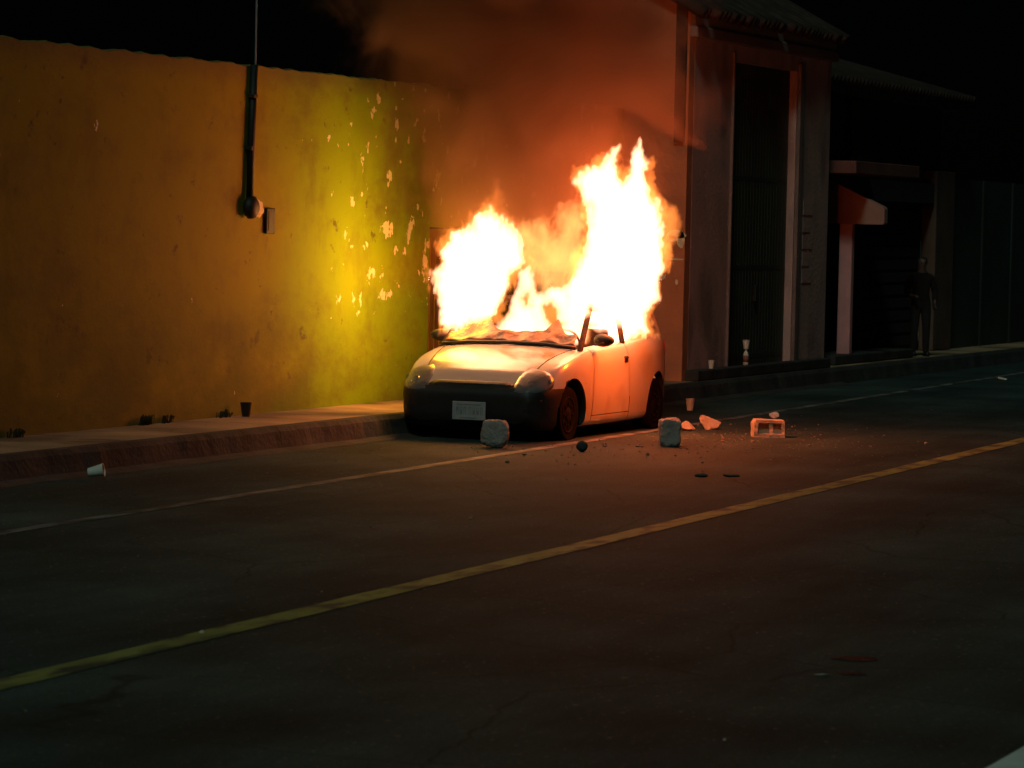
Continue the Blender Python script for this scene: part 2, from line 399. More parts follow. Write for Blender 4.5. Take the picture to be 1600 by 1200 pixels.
# ------------------------------------------------------------------ house with the awning
HX = -14.0
hs = empty('awning_house', (0, 0, 0), 'dark two storey house with a balcony slab and open garage beyond the gate building', 'house')
bm = bmesh.new()
box(bm, HX-.3, HX, 45.7, 47.2, PZ-.1, 2.75); box(bm, HX-.3, HX, 49.4, 50.0, 2.45, 2.75); box(bm, HX-.3, HX, 47.2, 49.4, 2.35, 2.75)
box(bm, HX-.3, HX, 50.0, 53.2, 2.45, 2.75); box(bm, HX-.3, HX-.1, 45.7, 53.9, 2.95, 3.9)
box(bm, HX-5, HX-4.7, 45.7, 60, PZ-.1, 3.9)
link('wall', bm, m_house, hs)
bm = bmesh.new(); box(bm, HX-.2, HX-.12, 47.2, 48.12, PZ, 2.35); 
for a in (.1, .5): 
    for b in (.3, 1.3): box(bm, HX-.119, HX-.10, 47.2+a, 47.2+a+.32, PZ+b, PZ+b+.8, .01)
link('door', bm, m_dark, hs)
bm = bmesh.new(); box(bm, HX-.28, HX-.2, 49.4, 53.22, PZ-.05, 2.45)  # dark slatted panel added to stand in for the open garage's shade
for k in range(12): box(bm, HX-.199, HX-.185, 49.5, 53.1, PZ+.1+k*.19, PZ+.25+k*.19, .01)
link('garage_shade_panel', bm, m_dark, hs)
bm = bmesh.new(); box(bm, -13.68, -13.50, 47.02, 47.15, PZ+.13, 2.098, .01); link('post', bm, m_post, hs)
bm = bmesh.new(); box(bm, HX-.3, HX+.0, 48.63, 49.35, PZ+.1, 2.35, .01); link('pilaster', bm, m_house, hs)
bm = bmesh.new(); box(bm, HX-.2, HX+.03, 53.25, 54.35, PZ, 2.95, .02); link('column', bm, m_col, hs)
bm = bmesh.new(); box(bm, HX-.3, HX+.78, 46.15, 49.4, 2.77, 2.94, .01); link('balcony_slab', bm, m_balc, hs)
bm = bmesh.new(); box(bm, HX-.3, HX+.02, 48.6, 49.6, 2.95, 3.85, .01); link('upper_pier', bm, m_house, hs)
bm = bmesh.new(); prism(bm, [(HX+.25, 3.88), (HX+.25, 4.05), (HX-3, 4.9), (HX-5, 4.9), (HX-5, 3.9)], 'y', 45.9, 54.5)
rf = link('roof', bm, m_house, hs)
bm = bmesh.new()
for k in range(45): tube(bm, [(HX+.3, 46+k*.19, 4.06), (HX-3, 46+k*.19, 4.93)], .06, 8)
link('roof_tiles', bm, m_tile, rf, True)
bm = bmesh.new(); box(bm, HX, HX+.55, 46.2, 50.2, PZ+.001, PZ+.13, .02); link('step', bm, m_kerb, hs)
aw = bmesh.new(); prism(aw, [(HX+.002, 2.10), (HX+.002, 2.77), (HX+.93, 2.34), (HX+.95, 2.31), (HX+.95, 2.12), (HX+.93, 2.10)], 'y', 47.0, 47.16)
tag(link('awning', aw, m_awn), 'faded pink wedge shaped awning over the house door', 'awning')
bm = bmesh.new(); n = 100
box(bm, HX-.2, HX-.05, 54.38, 75, PZ-.1, 2.85)
for k in range(10): box(bm, HX-.055, HX-.02, 54.4+k*2, 54.55+k*2, PZ, 2.85, .01)
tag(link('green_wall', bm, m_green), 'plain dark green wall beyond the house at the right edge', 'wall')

# ------------------------------------------------------------------ the car
CX, CY = -12.41, 30.59
car = empty('burning_car', (CX, CY, -.08), 'white three door hatchback on fire with black bumper, parked against the kerb', 'car')
def interp(tab, y):
    """Catmull-Rom through a table of (y, value)"""
    if y <= tab[0][0]: return tab[0][1]
    if y >= tab[-1][0]: return tab[-1][1]
    for i in range(len(tab)-1):
        if tab[i][0] <= y <= tab[i+1][0]:
            y0, v0 = tab[i]; y1, v1 = tab[i+1]; t = (y-y0)/(y1-y0)
            m0 = (v1-tab[i-1][1])/(y1-tab[i-1][0])*(y1-y0) if i > 0 else (v1-v0)
            m1 = (tab[i+2][1]-v0)/(tab[i+2][0]-y0)*(y1-y0) if i+2 < len(tab) else (v1-v0)
            return (2*t**3-3*t**2+1)*v0+(t**3-2*t**2+t)*m0+(-2*t**3+3*t**2)*v1+(t**3-t**2)*m1
tw = [(0, .585), (.05, .65), (.13, .705), (.25, .75), (.45, .78), (.8, .79), (2.9, .785), (3.3, .75), (3.55, .69), (3.68, .60), (3.73, .5)]
tzs = [(0, .59), (.03, .645), (.1, .69), (.2, .72), (.45, .79), (.95, .89), (1.5, .93), (2.5, .965), (3.1, 1.01), (3.5, 1.0), (3.68, .92), (3.73, .8)]
tzt = [(0, .60), (.03, .665), (.1, .715), (.2, .75), (.45, .83), (.95, .945), (1.5, .98), (2.5, 1.0), (3.1, 1.03), (3.5, 1.03), (3.68, .95), (3.73, .82)]
tzb = [(0, .26), (.1, .20), (.5, .19), (3.2, .2), (3.6, .26), (3.73, .34)]
def half_section(y):
    w, zs, zt, zb = interp(tw, y), interp(tzs, y), interp(tzt, y), interp(tzb, y)
    cp = [(0, zb), (.5*w, zb), (.86*w, zb), (.96*w, zb+.04), (.985*w, zb+.12), (1.0*w, zb+.26), (1.0*w, zs-.20), (.985*w, zs-.10), (.955*w, zs-.035), (.90*w, zs), (.72*w, zs+.45*(zt-zs)), (.4*w, zs+.88*(zt-zs)), (0, zt)]
    tx = [(i, c[0]) for i, c in enumerate(cp)]; tz = [(i, c[1]) for i, c in enumerate(cp)]
    out = []
    for i in range(len(cp)-1):
        for k in range(3): t = i+k/3; out.append((interp(tx, t), interp(tz, t)))
    out.append(cp[-1]); return out
ys = [0, .02, .05, .09, .13, .18, .24, .31, .38, .46, .55]+[.55+.1*k for k in range(1, 28)]+[3.32, 3.4, 3.47, 3.54, 3.6, 3.65, 3.69, 3.72, 3.73]
def fshift(y, z):
    f = max(0, 1-y/.7)**1.5
    t = min(1, max(0, (z-.50)/.22)); b = min(1, max(0, (.34-z)/.14))
    return f*(.17*t*t*(3-2*t)+.06*b*b)
def shell():
    bm = bmesh.new(); rings = []
    for y in ys:
        h = half_section(y); full = [(x, z) for x, z in h]+[(-x, z) for x, z in h[-2:0:-1]]
        rings.append([bm.verts.new((x, y+fshift(y, z)+(.035*(x/.79)**2 if y < .6 else 0)*max(0, 1-y/.6), z)) for x, z in full])
    n = len(rings[0])
    for i in range(len(rings)-1):
        for k in range(n): bm.faces.new((rings[i][k], rings[i][(k+1) % n], rings[i+1][(k+1) % n], rings[i+1][k]))
    hN = n//2
    for rg in (rings[0], rings[-1]):      # close the ends in strips so that they stay smooth
        for k in range(1, hN):
            a, b, c_, d = rg[k], rg[k+1] if k+1 <= hN else None, rg[n-k-1] if k+1 <= hN else None, rg[n-k]
            if k+1 == hN: bm.faces.new((a, rg[hN], d))
            else: bm.faces.new((a, rg[k+1], rg[n-k-1], d))
        bm.faces.new((rg[0], rg[1], rg[n-1]))
    bmesh.ops.recalc_face_normals(bm, faces=bm.faces)
    return bm
sb = shell(); bvh = BVHTree.FromBMesh(sb)
# booleans: wheel arches and cabin well
def tmp_obj(bm, name='tmp'):
    me = bpy.data.meshes.new(name); bm.to_mesh(me); bm.free()
    o = bpy.data.objects.new(name, me); COL.objects.link(o); return o
def boolean(o, cutters):
    for c in cutters:
        md = o.modifiers.new('b', 'BOOLEAN'); md.object = c; md.operation = 'DIFFERENCE'; md.solver = 'EXACT'
    dg = bpy.context.evaluated_depsgraph_get()
    me = bpy.data.meshes.new_from_object(o.evaluated_get(dg))
    bm = bmesh.new(); bm.from_mesh(me)
    bpy.data.meshes.remove(me)
    for c in cutters+[o]:
        d = c.data; bpy.data.objects.remove(c); bpy.data.meshes.remove(d)
    return bm
AX1, AX2, AZ = .68, 3.12, .31
cut = []
for ya, rr in ((AX1, .35), (AX2, .345)):
    for s in (-1, 1):
        c = bmesh.new(); lathe(c, [(rr, -.2), (rr, .2)], 40, Matrix.Translation((s*.74, ya, AZ)) @ Matrix.Rotation(R(90), 4, 'Y')); 
        bmesh.ops.recalc_face_normals(c, faces=c.faces); cut.append(tmp_obj(c))
c = bmesh.new(); prism(c, [(1.08, .42), (1.02, 1.2), (3.5, 1.2), (3.4, .6), (3.2, .5), (2.9, .42)], 'x', -.665, .665); cut.append(tmp_obj(c))
shell_bm = boolean(tmp_obj(sb), cut)
# cut panel lines
G = .006
def slit(bm, co, no, g=G):
    co = Vector(co); no = Vector(no).normalized()
    for s in (-1, 1):
        bmesh.ops.bisect_plane(bm, geom=bm.verts[:]+bm.edges[:]+bm.faces[:], plane_co=co+no*g*s, plane_no=no, dist=1e-5)
slit(shell_bm, (0, 0, .565), (0, 0, 1)); slit(shell_bm, (0, 1.0, 0), (0, 1, 0)); slit(shell_bm, (0, .60, 0), (0, 1, 0))
slit(shell_bm, (0, 1.20, .5), (0, 1, -.06)); slit(shell_bm, (0, 2.22, .5), (0, 1, .10)); slit(shell_bm, (0, 0, .29), (0, 0, 1), .004)
for s in (-1, 1): slit(shell_bm, (s*.50, 0, 0), (s*1, -.14, 0))
def classify(c):
    x, y, z = c
    for ya in (AX1, AX2):
        if abs(x) < .782 and math.hypot(y-ya, z-AZ) < (.355 if ya == AX1 else .35) and z > .2 and abs(x) > .53: return 'well'
    hx = .50+.14*y
    inward = (z < .97 and abs(x) < .67 and y > 1.01) or abs(x) < .6 and z < .5 and y > .3
    def near(d, g=G): return abs(d) < g
    if z < .565 and y < .60 and not (abs(x) < .5 and y > .35 and z > .3): return 'bumper'
    if y < 1.0 and abs(x) < hx and z > .571: 
        if near(abs(x)-hx, .009) or near(y-1.0): return 'gap'
        return 'hood'
    if abs(x) > .69:
        d1 = (y-1.20)-.06*(z-.5); d2 = (y-2.22)+.10*(z-.5)
        if near(d1) or near(d2): return 'gap'
        if d1 > 0 and d2 < 0:
            if abs(z-.29) < .0045: return 'gap'
            if z > .29: return 'door_l' if x < 0 else 'door_r'
    if y < 1.0 and near(abs(x)-hx, .009) and z > .571: return 'gap'
    return 'body'
groups = {}
for f in shell_bm.faces: groups.setdefault(classify(f.calc_center_median()), []).append(f)
def sub(faces, off=0):
    bm = bmesh.new(); mp = {}
    for f in faces:
        vs = []
        for v in f.verts:
            if v not in mp: mp[v] = bm.verts.new(v.co)
            vs.append(mp[v])
        try: bm.faces.new(vs)
        except ValueError: pass
    bm.normal_update()
    if off:
        for v in bm.verts: v.co += v.normal*off
    return bm
shell_bm.normal_update()
def smooth_link(name, faces, m_, parent, off=0):
    o = link(name, sub(faces, off), m_, parent, True)
    o.data.set_sharp_from_angle(angle=R(38)); return o
body = smooth_link('body', groups['body'], m_paint, car)
for sx in (-1, 1):
    for sy in (0, 1): smooth_link('wheel_well', [f for f in groups['well'] if f.calc_center_median().x*sx > 0 and (f.calc_center_median().y > 2) == bool(sy)], m_plastic, body)
for sx in (-1, 1): smooth_link('panel_gap', [f for f in groups.get('gap', []) if f.calc_center_median().x*sx > 0], m_plastic, body, -.006)
smooth_link('hood', groups['hood'], m_hood, car)
dl = smooth_link('door', groups['door_l'], m_paint, car); drr = smooth_link('door', groups['door_r'], m_paint, car)
bump = smooth_link('front_bumper', groups['bumper'], m_plastic, car, .008)

def patch(poly, name, m_, parent, bulge=.012, axis=(0, .9), edge=-.015, rings=6, flat=False):
    """polygon of (angle in degrees about a vertical axis, height) laid on the body surface"""
    P = []
    for i in range(len(poly)):
        a = Vector(poly[i]); b = Vector(poly[(i+1) % len(poly)])
        for k in range(4): P.append(a.lerp(b, k/4))
    c0 = sum(P, Vector((0, 0)))/len(P)
    bm = bmesh.new()
    def pt(q, off):
        an = R(q[0]); d = Vector((math.sin(an), -math.cos(an), 0)); o = Vector((axis[0], axis[1], q[1]))+d*3
        hit = bvh.ray_cast(o, -d)
        if hit[0] is None: return o-d*2.2
        return hit[0]+d*off
    rs = []
    rs.append([bm.verts.new(pt(q, edge)) for q in P])
    for r_ in range(rings):
        t = r_/rings
        rs.append([bm.verts.new(pt(q.lerp(c0, t), .004+bulge*math.sqrt(1-(1-t)**2))) for q in P])
    cv = bm.verts.new(pt(c0, .004+bulge))
    n = len(P)
    for i in range(len(rs)-1):
        for k in range(n): bm.faces.new((rs[i][k], rs[i][(k+1) % n], rs[i+1][(k+1) % n], rs[i+1][k]))
    for k in range(n): bm.faces.new((rs[-1][k], rs[-1][(k+1) % n], cv))
    bmesh.ops.recalc_face_normals(bm, faces=bm.faces)
    return link(name, bm, m_, parent, True)
hl = [(25, .535), (27.5, .60), (31, .67), (36, .725), (42, .755), (47, .745), (50, .70), (51, .64), (49.5, .59), (45, .55), (38, .53), (30, .52)]
for s in (-1, 1):
    o = patch([(s*a, z) for a, z in hl], 'headlight', m_lens, car, .02)
    # reflector bowl and indicator inside the lens
    patch([(s*a, z) for a, z in ((35.2, .615), (35.6, .64), (37, .65), (38.4, .64), (38.8, .615), (37, .60))], 'reflector', m_refl, o, .004, edge=.02).location = (0, -.010, 0)
    patch([(s*a, z) for a, z in ((47, .635), (47.3, .655), (48.2, .655), (48.4, .635), (47.8, .62))], 'indicator', m_refl, o, .004, edge=.015).location = (s*.006, -.010, 0)
gr = patch([(-27, .545), (-27, .60), (-25.5, .625), (-12, .628), (0, .63), (12, .628), (25.5, .625), (27, .60), (27, .545), (10, .54), (0, .54), (-10, .54)], 'grille', m_plastic, car, .006)
# number plate, lower intake, tow hook, fog lamp recess
bm = bmesh.new(); box(bm, -.165, .165, -.006, .006, -.085, .085, .005)
plate = link('number_plate', bm, m_plate, car); plate.location = (.02, -.018, .355)
bm = bmesh.new()
rr = random.Random(3)
box(bm, -.12, .12, -.0085, -.006, .052, .064)
box(bm, -.09, .09, -.0085, -.006, -.068, -.058)
for k in range(7):      # the illegible characters of the plate, as worn strokes
    x = -.125+k*.038+(.012 if k > 2 else 0)
    box(bm, x, x+.006, -.0085, -.0062, -.035, .035); box(bm, x+.018, x+.024, -.0085, -.0062, -.035, .035)
    box(bm, x+.0062, x+.0178, -.0085, -.0062, rr.choice((.0, .028, -.034)), rr.choice((.006, .034, .034)))
link('plate_marks', bm, m_plateink, plate)
patch([(-20, .27), (-19, .33), (-6, .335), (6, .335), (19, .33), (20, .27), (6, .262), (-6, .262)], 'air_intake', m_dark, bump, .002)
for s in (-1, 1): patch([(s*a, z) for a, z in ((29, .33), (29, .40), (37, .41), (38, .34))], 'fog_lamp', m_dark, bump, .006)
# mouldings, handle, mirror
for s, d_ in ((-1, dl), (1, drr)):
    bm = bmesh.new(); box(bm, -.012, .02, -.045, .045, -.032, .032, .01); box(bm, .012, .026, -.04, .04, .008, .022, .004)
    h = link('handle', bm, m_plastic, d_); h.location = (s*.782, 2.10, .80); h.rotation_euler[2] = 0 if s > 0 else math.pi
    bm = bmesh.new(); bmesh.ops.create_icosphere(bm, subdivisions=3, radius=1)
    for v_ in bm.verts:
        c_ = v_.co.copy(); c_.y = max(c_.y, -1); v_.co = (c_.x*.105, c_.y*.055 if c_.y < 0 else c_.y*.03, c_.z*.062*(1-.18*c_.x*s))
    box(bm, -.10*s if s > 0 else 0, 0 if s > 0 else .10, -.01, .03, -.055, -.02, .008)
    mir = link('wing_mirror', bm, m_plastic, car, True); mir.location = (s*.84, 1.33, 1.0)
    bm = bmesh.new(); tube(bm, [(s*.79, .96+.03, .60), (s*.785, .99, .61)], .006, 6)
    link('side_repeater', bm, m_lens, car)
# greenhouse: roof skin, pillars, rear quarter, glass remains
def roofsurf(x, y):
    t = (y-1.60)/(2.95-1.60)
    return 1.375+.045*math.sin(math.pi*min(1, max(0, .15+.75*t)))-.10*(abs(x)/.60)**3
bm = bmesh.new(); gx = [-.60+1.2*i/16 for i in range(17)]; gy = [1.58+1.42*j/20 for j in range(21)]
top = [[bm.verts.new((x*(.95+.05*math.sin(math.pi*(y-1.58)/1.42)), y, roofsurf(x, y)-.03*noise.noise(Vector((x*3, y*3, 0))))) for x in gx] for y in gy]
bot = [[bm.verts.new(v.co-Vector((0, 0, .035))) for v in r_] for r_ in top]
for j in range(20):
    for i in range(16):
        bm.faces.new((top[j][i], top[j][i+1], top[j+1][i+1], top[j+1][i])); bm.faces.new((bot[j][i], bot[j+1][i], bot[j+1][i+1], bot[j][i+1]))
edge = [(j, 0) for j in range(20)]+[(20, i) for i in range(16)]+[(j, 16) for j in range(20, 0, -1)]+[(0, i) for i in range(16, 0, -1)]
for a, b in zip(edge, edge[1:]+edge[:1]): bm.faces.new((top[a[0]][a[1]], top[b[0]][b[1]], bot[b[0]][b[1]], bot[a[0]][a[1]]))
bmesh.ops.recalc_face_normals(bm, faces=bm.faces)
link('roof', bm, m_soot, car, True)
def strut(name, pts, w, d, m_=m_soot):
    bm = bmesh.new(); pr_ = None
    pts = [Vector(p) for p in pts]
    for i, p in enumerate(pts):
        q = [bm.verts.new(p+Vector(o)) for o in ((-d/2, -w/2, 0), (d/2, -w/2, 0), (d/2, w/2, 0), (-d/2, w/2, 0))]
        if pr_:
            for k in range(4): bm.faces.new((pr_[k], pr_[(k+1) % 4], q[(k+1) % 4], q[k]))
        else: bm.faces.new(q[::-1])
        pr_ = q
    bm.faces.new(pr_)
    bmesh.ops.recalc_face_normals(bm, faces=bm.faces)
    bmesh.ops.bevel(bm, geom=bm.edges[:], offset=.006, segments=1, affect='EDGES')
    return link(name, bm, m_, car)
for s in (-1, 1):
    strut('front_pillar', [(s*.705, 1.04, .90), (s*.66, 1.28, 1.10), (s*.59, 1.62, 1.335)], .075, .04, m_soot)
    strut('centre_pillar', [(s*.715, 2.20, .93), (s*.665, 2.22, 1.15), (s*.59, 2.24, 1.35)], .075, .035, m_soot)
    # rear quarter panel with its sloping edge
    bm = bmesh.new(); pl = [(2.82, .98), (3.60, .97), (3.55, 1.06), (3.40, 1.20), (3.12, 1.34), (2.92, 1.385), (2.72, 1.38), (2.86, 1.30), (2.93, 1.18), (2.90, 1.06)]
    A = []
    for (y, z) in pl: A.append(bm.verts.new((s*(interp(tw, y)*.945-.36*(z-.98)), y, z)))
    B = [bm.verts.new(v.co-Vector((s*.05, 0, 0))) for v in A]; n = len(A)
    bm.faces.new(A); bm.faces.new(B[::-1])
    for k in range(n): bm.faces.new((A[k], B[k], B[(k+1) % n], A[(k+1) % n]))
    bmesh.ops.recalc_face_normals(bm, faces=bm.faces)
    link('rear_quarter', bm, m_paint, car)
    patch([(s*a, z) for a, z in ((180-27, .80), (180-27, .99), (180-33, .985), (180-37, .95), (180-38, .82))], 'rear_light', m_red, car, .01, axis=(0, 2.6))
# belt strips
    strut('belt_strip', [(s*.715, 1.08, .905), (s*.735, 1.9, .955), (s*.725, 2.85, 1.0)], .001, .001) if False else None
bm = bmesh.new(); tube(bm, [(-.68, .99, .928), (-.4, .955, .955), (0, .94, .965), (.4, .955, .955), (.68, .99, .928)], .02, 8)
link('cowl_seal', bm, m_plastic, car, True)
# sagging burnt windscreen, torn off along a ragged upper edge
bm = bmesh.new(); nx, nv = 44, 12; Gd = []
for j in range(nv+1):
    row = []
    for i in range(nx+1):
        u = -1+2*i/nx
        top_ = .22+.35*math.exp(-((u+.55)/.22)**2)+.12*noise.noise(Vector((u*4, 1, 0)))+.20*math.exp(-((u-.62)/.14)**2)
        t = j/nv*max(.06, top_)
        x = u*(.66-.06*t); y = 1.0+.60*t-.05*(1-u*u)+.05*noise.noise(Vector((u*3, t*6, 3)))
        z = .955+.42*t+.05*noise.noise(Vector((u*4, t*5, 7)))*(t > 0)+.03*(1-u*u)
        row.append(bm.verts.new((x, y, z)))
    Gd.append(row)
for j in range(nv):
    for i in range(nx): bm.faces.new((Gd[j][i], Gd[j][i+1], Gd[j+1][i+1], Gd[j+1][i]))
m_glass = mat('burnt_glass', (.36, .15, .07), .45, .5, 9, .6, 20, dirt=(.08, .04, .025), dscale=6, dthr=(.5, .6))
ws = link('windscreen', bm, m_glass, car, True)
md = ws.modifiers.new('s', 'SOLIDIFY'); md.thickness = .006
# rear tailgate glass frame, dashboard, steering wheel, seats
bm = bmesh.new(); tube(bm, [(-.55, 3.05, 1.36), (0, 3.1, 1.40), (.55, 3.05, 1.36)], .03, 8); tube(bm, [(-.62, 3.55, 1.03), (0, 3.62, 1.03), (.62, 3.55, 1.03)], .03, 8)
link('tailgate_frame', bm, m_soot, car, True)
bm = bmesh.new(); box(bm, -.64, .64, 1.10, 1.42, .62, .93, .05); link('dashboard', bm, m_soot, car)
bm = bmesh.new()
tube(bm, [(.34+.17*math.cos(t), 1.55+.05*math.sin(t), .92+.16*math.sin(t)) for t in [k*math.pi/10 for k in range(21)]], .012, 6); tube(bm, [(.34, 1.56, .92), (.34, 1.40, .85)], .02, 6)
link('steering_wheel', bm, m_soot, car)
for s in (-1, 1):
    bm = bmesh.new(); box(bm, s*.34-.22, s*.34+.22, 1.75, 2.2, .42, .56, .04)
    q = box(bm, s*.34-.20, s*.34+.20, 2.2, 2.3, .5, 1.08, .03); box(bm, s*.34-.10, s*.34+.10, 2.24, 2.3, 1.1, 1.24, .02)
    link('front_seat', bm, m_soot, car)
# wheels with flattened tyres
for s in (-1, 1):
    for ya in (AX1, AX2):
        Mx = Matrix.Rotation(R(90), 4, 'Y')
        ty = bmesh.new(); lathe(ty, [(.165, -.08), (.22, -.092), (.25, -.088), (.265, -.06), (.268, 0), (.265, .06), (.25, .088), (.22, .092), (.165, .08)], 40, Mx)
        for v_ in ty.verts:
            if v_.co.z < -.225: v_.co.x *= 1.12; v_.co.z = -.225-(abs(v_.co.z)-.225)*.25
        w = link('wheel', ty, m_rubber, car, True); w.location = (s*.655, ya, .317)
        w.name = 'wheel'
        rb = bmesh.new(); lathe(rb, [(.01, .0), (.06, .012), (.07, .0), (.14, -.018), (.160, .008), (.168, .010), (.168, -.12)], 32, Mx)
        for k in range(8):
            t = k*math.pi/4; box(rb, .001, .012, .105*math.cos(t)-.012, .105*math.cos(t)+.012, .105*math.sin(t)-.012, .105*math.sin(t)+.012, .003)
        rim = link('rim', rb, m_metal, w, True); rim.location = (s*.078, 0, 0); rim.rotation_euler[2] = 0 if s > 0 else math.pi
bm = bmesh.new(); box(bm, -.6, .6, .5, 3.3, .17, .20); box(bm, -.35, .35, .2, .55, .16, .22); tube(bm, [(.3, 1.2, .15), (.3, 3.5, .16)], .03, 8)
link('underbody', bm, m_plastic, car)

# ------------------------------------------------------------------ fire
def atd(px, py, D):
    """design aid used to read sizes off the photograph"""
    return Vector((0, 0, CAMH))+(fwd+rgt*((px-800)/5600)-up*((py-600)/5600))*D
def inside(p, poly):
    c = False; j = len(poly)-1
    for i in range(len(poly)):
        a, b = poly[i], poly[j]
        if (a[1] > p[1]) != (b[1] > p[1]) and p[0] < (b[0]-a[0])*(p[1]-a[1])/(b[1]-a[1])+a[0]: c = not c
        j = i
    return c
def dist(p, poly):
    best = 1e9; j = len(poly)-1
    for i in range(len(poly)):
        ax, ay = poly[j]; bx, by = poly[i]; dx, dy = bx-ax, by-ay
        t = max(0, min(1, ((p[0]-ax)*dx+(p[1]-ay)*dy)/(dx*dx+dy*dy+1e-9)))
        best = min(best, math.hypot(p[0]-ax-dx*t, p[1]-ay-dy*t)); j = i
    return best
def fire_mat(name, col, strength, dens=0):
    M = bpy.data.materials.new(name); M.use_nodes = True; n, l = M.node_tree.nodes, M.node_tree.links
    n.remove(n['Principled BSDF']); e = n.new('ShaderNodeEmission')
    e.inputs['Color'].default_value = (*col, 1); e.inputs['Strength'].default_value = strength
    out = n['Material Output']
    if dens:
        a = n.new('ShaderNodeVolumeAbsorption'); a.inputs['Density'].default_value = dens; ad = n.new('ShaderNodeAddShader')
        l.new(e.outputs[0], ad.inputs[0]); l.new(a.outputs[0], ad.inputs[1]); l.new(ad.outputs[0], out.inputs['Volume'])
    else: l.new(e.outputs[0], out.inputs['Volume'])
    return M
def blob_mesh(name, poly, D, m_, parent, rmax=.34, step=9, holes=(), jit=.16, vox=.022, amp=.03, seed=1, fill=.92, detail=4, stretch=.55):
    """a tongue of flame or puff of smoke: many overlapping lumps through the depth, fused into one skin"""
    rd = random.Random(seed); bm = bmesh.new()
    x0, x1 = min(p[0] for p in poly), max(p[0] for p in poly); y0, y1 = min(p[1] for p in poly), max(p[1] for p in poly)
    py = y0
    while py <= y1:
        px = x0
        while px <= x1:
            q = (px+rd.uniform(-.4, .4)*step, py+rd.uniform(-.4, .4)*step)
            if inside(q, poly) and not any(inside(q, h) for h in holes):
                d = min([dist(q, poly)]+[dist(q, h) for h in holes])
                DD = D(q[1]) if callable(D) else D
                sc = DD/5600; r_ = min(rmax, max(.022, d*sc*fill))
                lim = max(.0, min(jit, d*sc*.9))
                c = atd(q[0], q[1], DD)+Vector((-math.sin(PHI), math.cos(PHI), 0))*rd.uniform(-lim, lim)
                g = bmesh.ops.create_icosphere(bm, subdivisions=2 if r_ > .08 else 1, radius=r_)
                for v in g['verts']: v.co += c
            px += step
        py += step
    o = link(name, bm, m_, parent)
    md = o.modifiers.new('r', 'REMESH'); md.mode = 'VOXEL'; md.voxel_size = vox
    me = bpy.data.meshes.new_from_object(o.evaluated_get(bpy.context.evaluated_depsgraph_get()))
    old = o.data; o.modifiers.clear(); o.data = me; bpy.data.meshes.remove(old); me.name = name
    for v in me.vertices:
        c = v.co; q = Vector((c.x, c.y, c.z*stretch))
        a = noise.turbulence_vector(q*6+Vector((seed, 0, 0)), detail, False)*amp
        b = noise.noise_vector(q*2.2)*amp*1.2
        v.co = c+a+b
    if not me.materials: me.materials.append(m_)
    me.polygons.foreach_set('use_smooth', [True]*len(me.polygons))
    return o
fire = empty('fire', (CX, CY+1.8, 1.0), 'tall white and yellow flames pouring from the windows of the car', 'fire')
